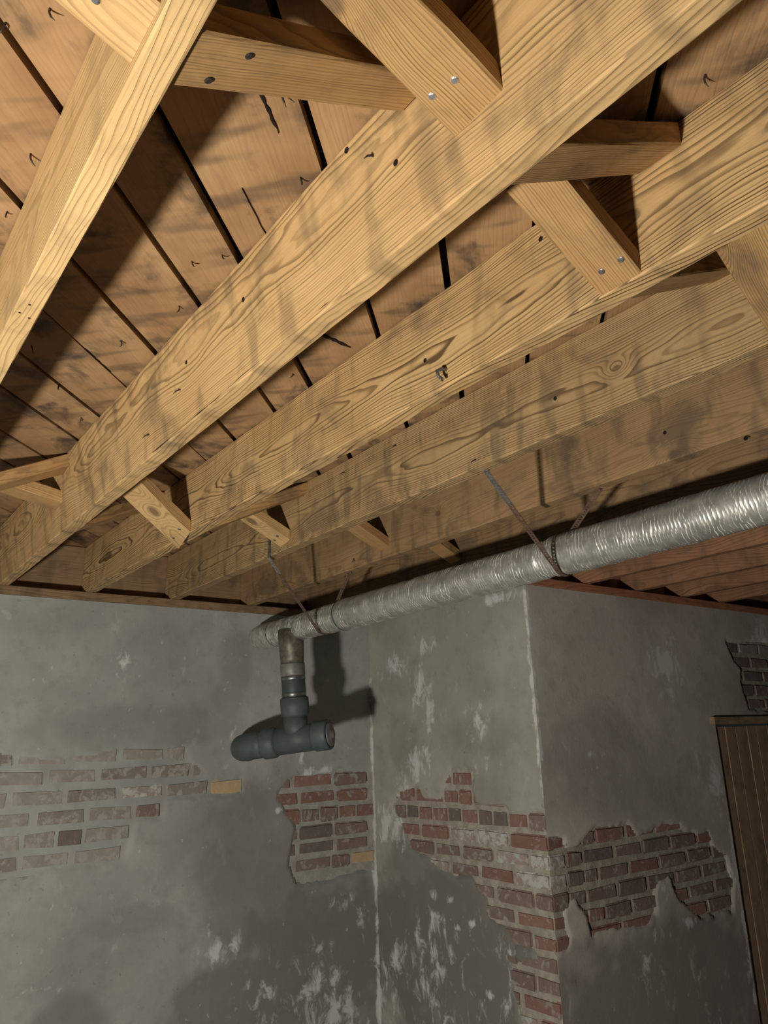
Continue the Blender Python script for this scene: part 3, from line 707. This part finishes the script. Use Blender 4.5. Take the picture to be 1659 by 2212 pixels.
brace('small dark brace end behind the smoky joist above the pipe', (lf('F'), 2.42, .745, 2.49, .740), (rf('E', .88), 2.38, .893, 2.46, .89))

# ------------------------------------------------------------------ the drain pipe
PP = Vector((1.8377, 2.0, .5334)); PD = Vector((-.0628, 1, -.0237))
K = 1.04                                   # sizes below are multiplied by K about the camera's height line
pos = lambda y: (PP + PD * (y - 2)) * K
pipe = tag(empty('drain_pipe', pos(3.06)), 'foil wrapped drain pipe under the joists, with a slate grey riser and tee', 'pipe')
def foil(name, prof, amp=0.0022, seed=0, closed_end=False, step=0.0014):
    """prof: list of (y, r)"""
    d = PD.normalized(); s = d.cross(Vector((0, 0, 1))).normalized(); u = s.cross(d)
    ya, yb = prof[0][0], prof[-1][0]; n = max(8, int((yb - ya) / step)); na = 48
    v, f, cre = [], [], []
    for i in range(n + 1):
        y = ya + (yb - ya) * i / n
        for (a, ra), (b, rb) in zip(prof, prof[1:]):
            if a <= y <= b + 1e-9: r = ra + (rb - ra) * (y - a) / max(1e-9, b - a)
        for k in range(na):
            an = 2 * pi * k / na
            ca, sa = math.cos(an), math.sin(an)
            w = mnoise.noise(Vector((ca * 1.2 + seed, sa * 1.2, y * 6))) * 1.3 + mnoise.noise(Vector((ca * 3.5, sa * 3.5 + seed, y * 30))) * 0.45
            ph = y / 0.0115 + w
            cell = math.floor(ph); q = abs(ph - cell - 0.5)
            g = max(0, 1 - q / 0.17) * (0.45 + 0.55 * abs(math.sin(cell * 12.9898 + seed)))
            g *= 1 if mnoise.noise(Vector((ca * 2.2, sa * 2.2, cell * 3.7 + seed))) > -0.22 else 0.12
            mk = 0.35 + 0.65 * min(1, max(0, mnoise.noise(Vector((ca * 2 + seed, sa * 2, y * 3))) + .6))
            cre.append(g * mk)
            rr = r + amp * g * mk + 0.0012 * mnoise.noise(Vector((ca * 2, sa * 2, y * 9 + seed)))
            v.append(pos(y) + (s * ca + u * sa) * rr * K)
        if i:
            for k in range(na):
                k2 = (k + 1) % na; f.append(((i - 1) * na + k, (i - 1) * na + k2, i * na + k2, i * na + k))
    f.append(tuple(reversed(range(na)))); f.append(tuple(range(n * na, n * na + na)))
    me = mesh(name, v, f)
    at = me.attributes.new('crease', 'FLOAT', 'POINT'); at.data.foreach_set('value', cre)
    for p in me.polygons: p.use_smooth = len(p.vertices) == 4
    return put(link(name, me, M['foil']), pipe)
foil('foil_sleeve', [(-0.55, .0645), (1.585, .0640)], seed=1)
foil('foil_sleeve', [(1.56, .058), (1.625, .058), (1.63, .0615), (2.66, .0640), (2.685, .0655), (2.69, .0655)], seed=2)
foil('foil_sleeve', [(2.68, .058), (2.70, .060), (2.80, .0605), (2.815, .0585), (3.225, .0580)], seed=3)
foil('foil_sleeve', [(3.215, .0590), (3.24, .0610), (3.33, .0600), (3.375, .0545), (3.40, .044), (3.412, .028), (3.416, .008)], seed=4, amp=.001)
def ring(name, y, r, h, mat):
    put(link(name, tube(name, [pos(y - h / 2), pos(y), pos(y + h / 2)], [r * .99 * K, r * K, r * .99 * K], 40), M[mat]), pipe)
ring('joint_band', 2.692, .0668, .008, 'rubber')
ring('joint_band', 3.222, .0605, .005, 'rubber')

rz = lambda z: Vector((1.752 + (0.40 - z) * .066, 3.06, z)) * K
def turned(name, prof, mat, n=32):
    me = tube(name, [rz(z) for z, r in prof], [r * K for z, r in prof], n); return put(link(name, me, M[mat]), pipe)
turned('saddle_fitting', [(.50, .057), (.425, .0565), (.418, .0555), (.372, .0535), (.345, .052)], 'boot')
turned('pipe_collar', [(.350, .0530), (.345, .0552), (.300, .0552), (.294, .0530)], 'collar')
turned('rubber_sleeve', [(.297, .0515), (.294, .0530), (.205, .0530), (.200, .0510)], 'rubber')
for z in (.285, .215):
    turned('clamp_band', [(z + .008, .0535), (z + .006, .0545), (z - .006, .0545), (z - .008, .0535)], 'clamp')
turned('pipe_hub', [(.203, .0560), (.198, .0625), (.150, .0635), (.142, .0615), (.126, .0600), (.118, .0530)], 'slate_pipe')
turned('riser', [(.125, .0525), (.02, .0525)], 'slate_pipe')
TC = Vector((1.7755, 3.06, .0235)) * K; TA = Vector((.60, -.80, .10)).normalized()   # tee axis, towards the cleanout
def along(name, prof, mat, n=36):
    me = tube(name, [TC + TA * a * K for a, r in prof], [r * K for a, r in prof], n); return put(link(name, me, M[mat]), pipe)
along('tee_body', [(-.10, .0575), (.10, .0575)], 'slate_pipe')
along('tee_hub', [(.085, .058), (.092, .0635), (.150, .0645), (.158, .061)], 'slate_pipe')
along('tee_hub', [(-.155, .060), (-.150, .066), (-.105, .0665), (-.095, .062), (-.088, .058)], 'slate_pipe')
along('cleanout_plug', [(.150, .050), (.1625, .050), (.164, .046), (.165, .018), (.176, .017), (.177, .001)], 'collar')
# bend that turns from the tee into the wall
bend = []
a0 = TC - TA * .148 * K; dirv = -TA
p = Vector(a0); tgt = Vector((.55, .82, -.02)).normalized()
for i in range(15):
    bend.append(Vector(p)); t = min(1, i / 7); dcur = dirv.lerp(tgt, t).normalized(); p = p + dcur * .028
bend = [b for b in bend if b.y < YW + .02]
put(link('wall_bend', tube('wall_bend', bend, [.0605] * len(bend), 32), M['slate_pipe']), pipe)

# ------------------------------------------------------------------ perforated hanger straps
def strap_path(center, r, start, end, ystart, yend, mid_y, lead=()):
    cx, cz = center
    def ang(px, pz): return math.atan2(pz - cz, px - cx), math.hypot(px - cx, pz - cz)
    a, da = ang(*start); b, db = ang(*end)
    t0 = a + math.acos(r / da); t1 = b - math.acos(r / db)
    while t1 < t0: t1 += 2 * pi
    arc = [(cx + r * math.cos(t0 + (t1 - t0) * i / 16), cz + r * math.sin(t0 + (t1 - t0) * i / 16)) for i in range(17)]
    p2 = [start] + arc + [end]
    out = []
    n = len(p2)
    for i, (x, z) in enumerate(p2):
        if i == 0: y = ystart
        elif i == n - 1: y = yend
        else:
            q = (i - 1) / 16
            y = mid_y + (ystart - mid_y) * .18 * (1 - q) + (yend - mid_y) * .10 * q
        out.append(Vector((x, y, z)))
    return [Vector(q) for q in lead] + out
def strap(pts, width, zinc_len, parent, zinc_from_end=False):
    # resample
    seg = []; acc = [0]
    for a, b in zip(pts, pts[1:]): acc.append(acc[-1] + (b - a).length)
    Lt = acc[-1]
    def at(s):
        for i in range(len(pts) - 1):
            if s <= acc[i + 1] or i == len(pts) - 2:
                t = (s - acc[i]) / max(1e-9, acc[i + 1] - acc[i]); return pts[i].lerp(pts[i + 1], t), (pts[i + 1] - pts[i]).normalized()
    stops = [0.0]; s = 0; tog = 0
    while s < Lt: s += (.0085 if tog == 0 else .006); stops.append(min(s, Lt)); tog ^= 1
    for part in (0, 1):
        v, f = [], []
        for i, s in enumerate(stops):
            p, t = at(s)
            side = Vector((0, 1, 0)); side = (side - t * side.dot(t)).normalized()
            for o_ in (-.5, -.17, .17, .5): v.append(p + side * o_ * width)
            if i:
                inz = stops[i] <= zinc_len
                if inz != (part == 0): continue
                a, c = (i - 1) * 4, i * 4
                for k in range(3):
                    if k == 1 and i % 2 == 0: continue
                    f.append((a + k, a + k + 1, c + k + 1, c + k))
        if not f: continue
        nm = 'zinc_end' if part == 0 else 'perforated_band'
        me = mesh(nm, v, f)
        bm = bmesh.new(); bm.from_mesh(me); bmesh.ops.delete(bm, geom=[q for q in bm.verts if not q.link_faces], context='VERTS'); bm.to_mesh(me); bm.free()
        o = link(nm, me, M['zinc'] if part == 0 else M['rust'])
        md = o.modifiers.new('thick', 'SOLIDIFY'); md.thickness = .0014; md.offset = 0
        put(o, parent)
c = pos(1.62)
s1 = tag(empty('hanger_strap', (1.43, 1.44, H)), 'perforated steel strap slung under the middle of the foil pipe, shiny at its top end', 'strap', 'straps holding up the pipe')
strap(strap_path((c.x, c.z), .0695, (1.432, .7075), (1.845, .706), 1.436, 1.375, 1.655), .0175, .17, s1)
put(link('nail', tube('nail', [(1.436, 1.437, .712), (1.436, 1.437, .7045)], [.005, .005], 10, smooth=False), M['nail_grey']), s1)
c = pos(2.88)
s2_ = tag(empty('hanger_strap', (1.40, 2.62, H)), 'far perforated strap looped round the pipe near the wall, nailed beside a brace', 'strap', 'straps holding up the pipe')
strap(strap_path((c.x, c.z), .0640, (1.3975, .702), (1.8165, .745), 2.62, 2.64, 3.01, lead=[(1.3985, 2.62, .79)]), .017, .20, s2_)
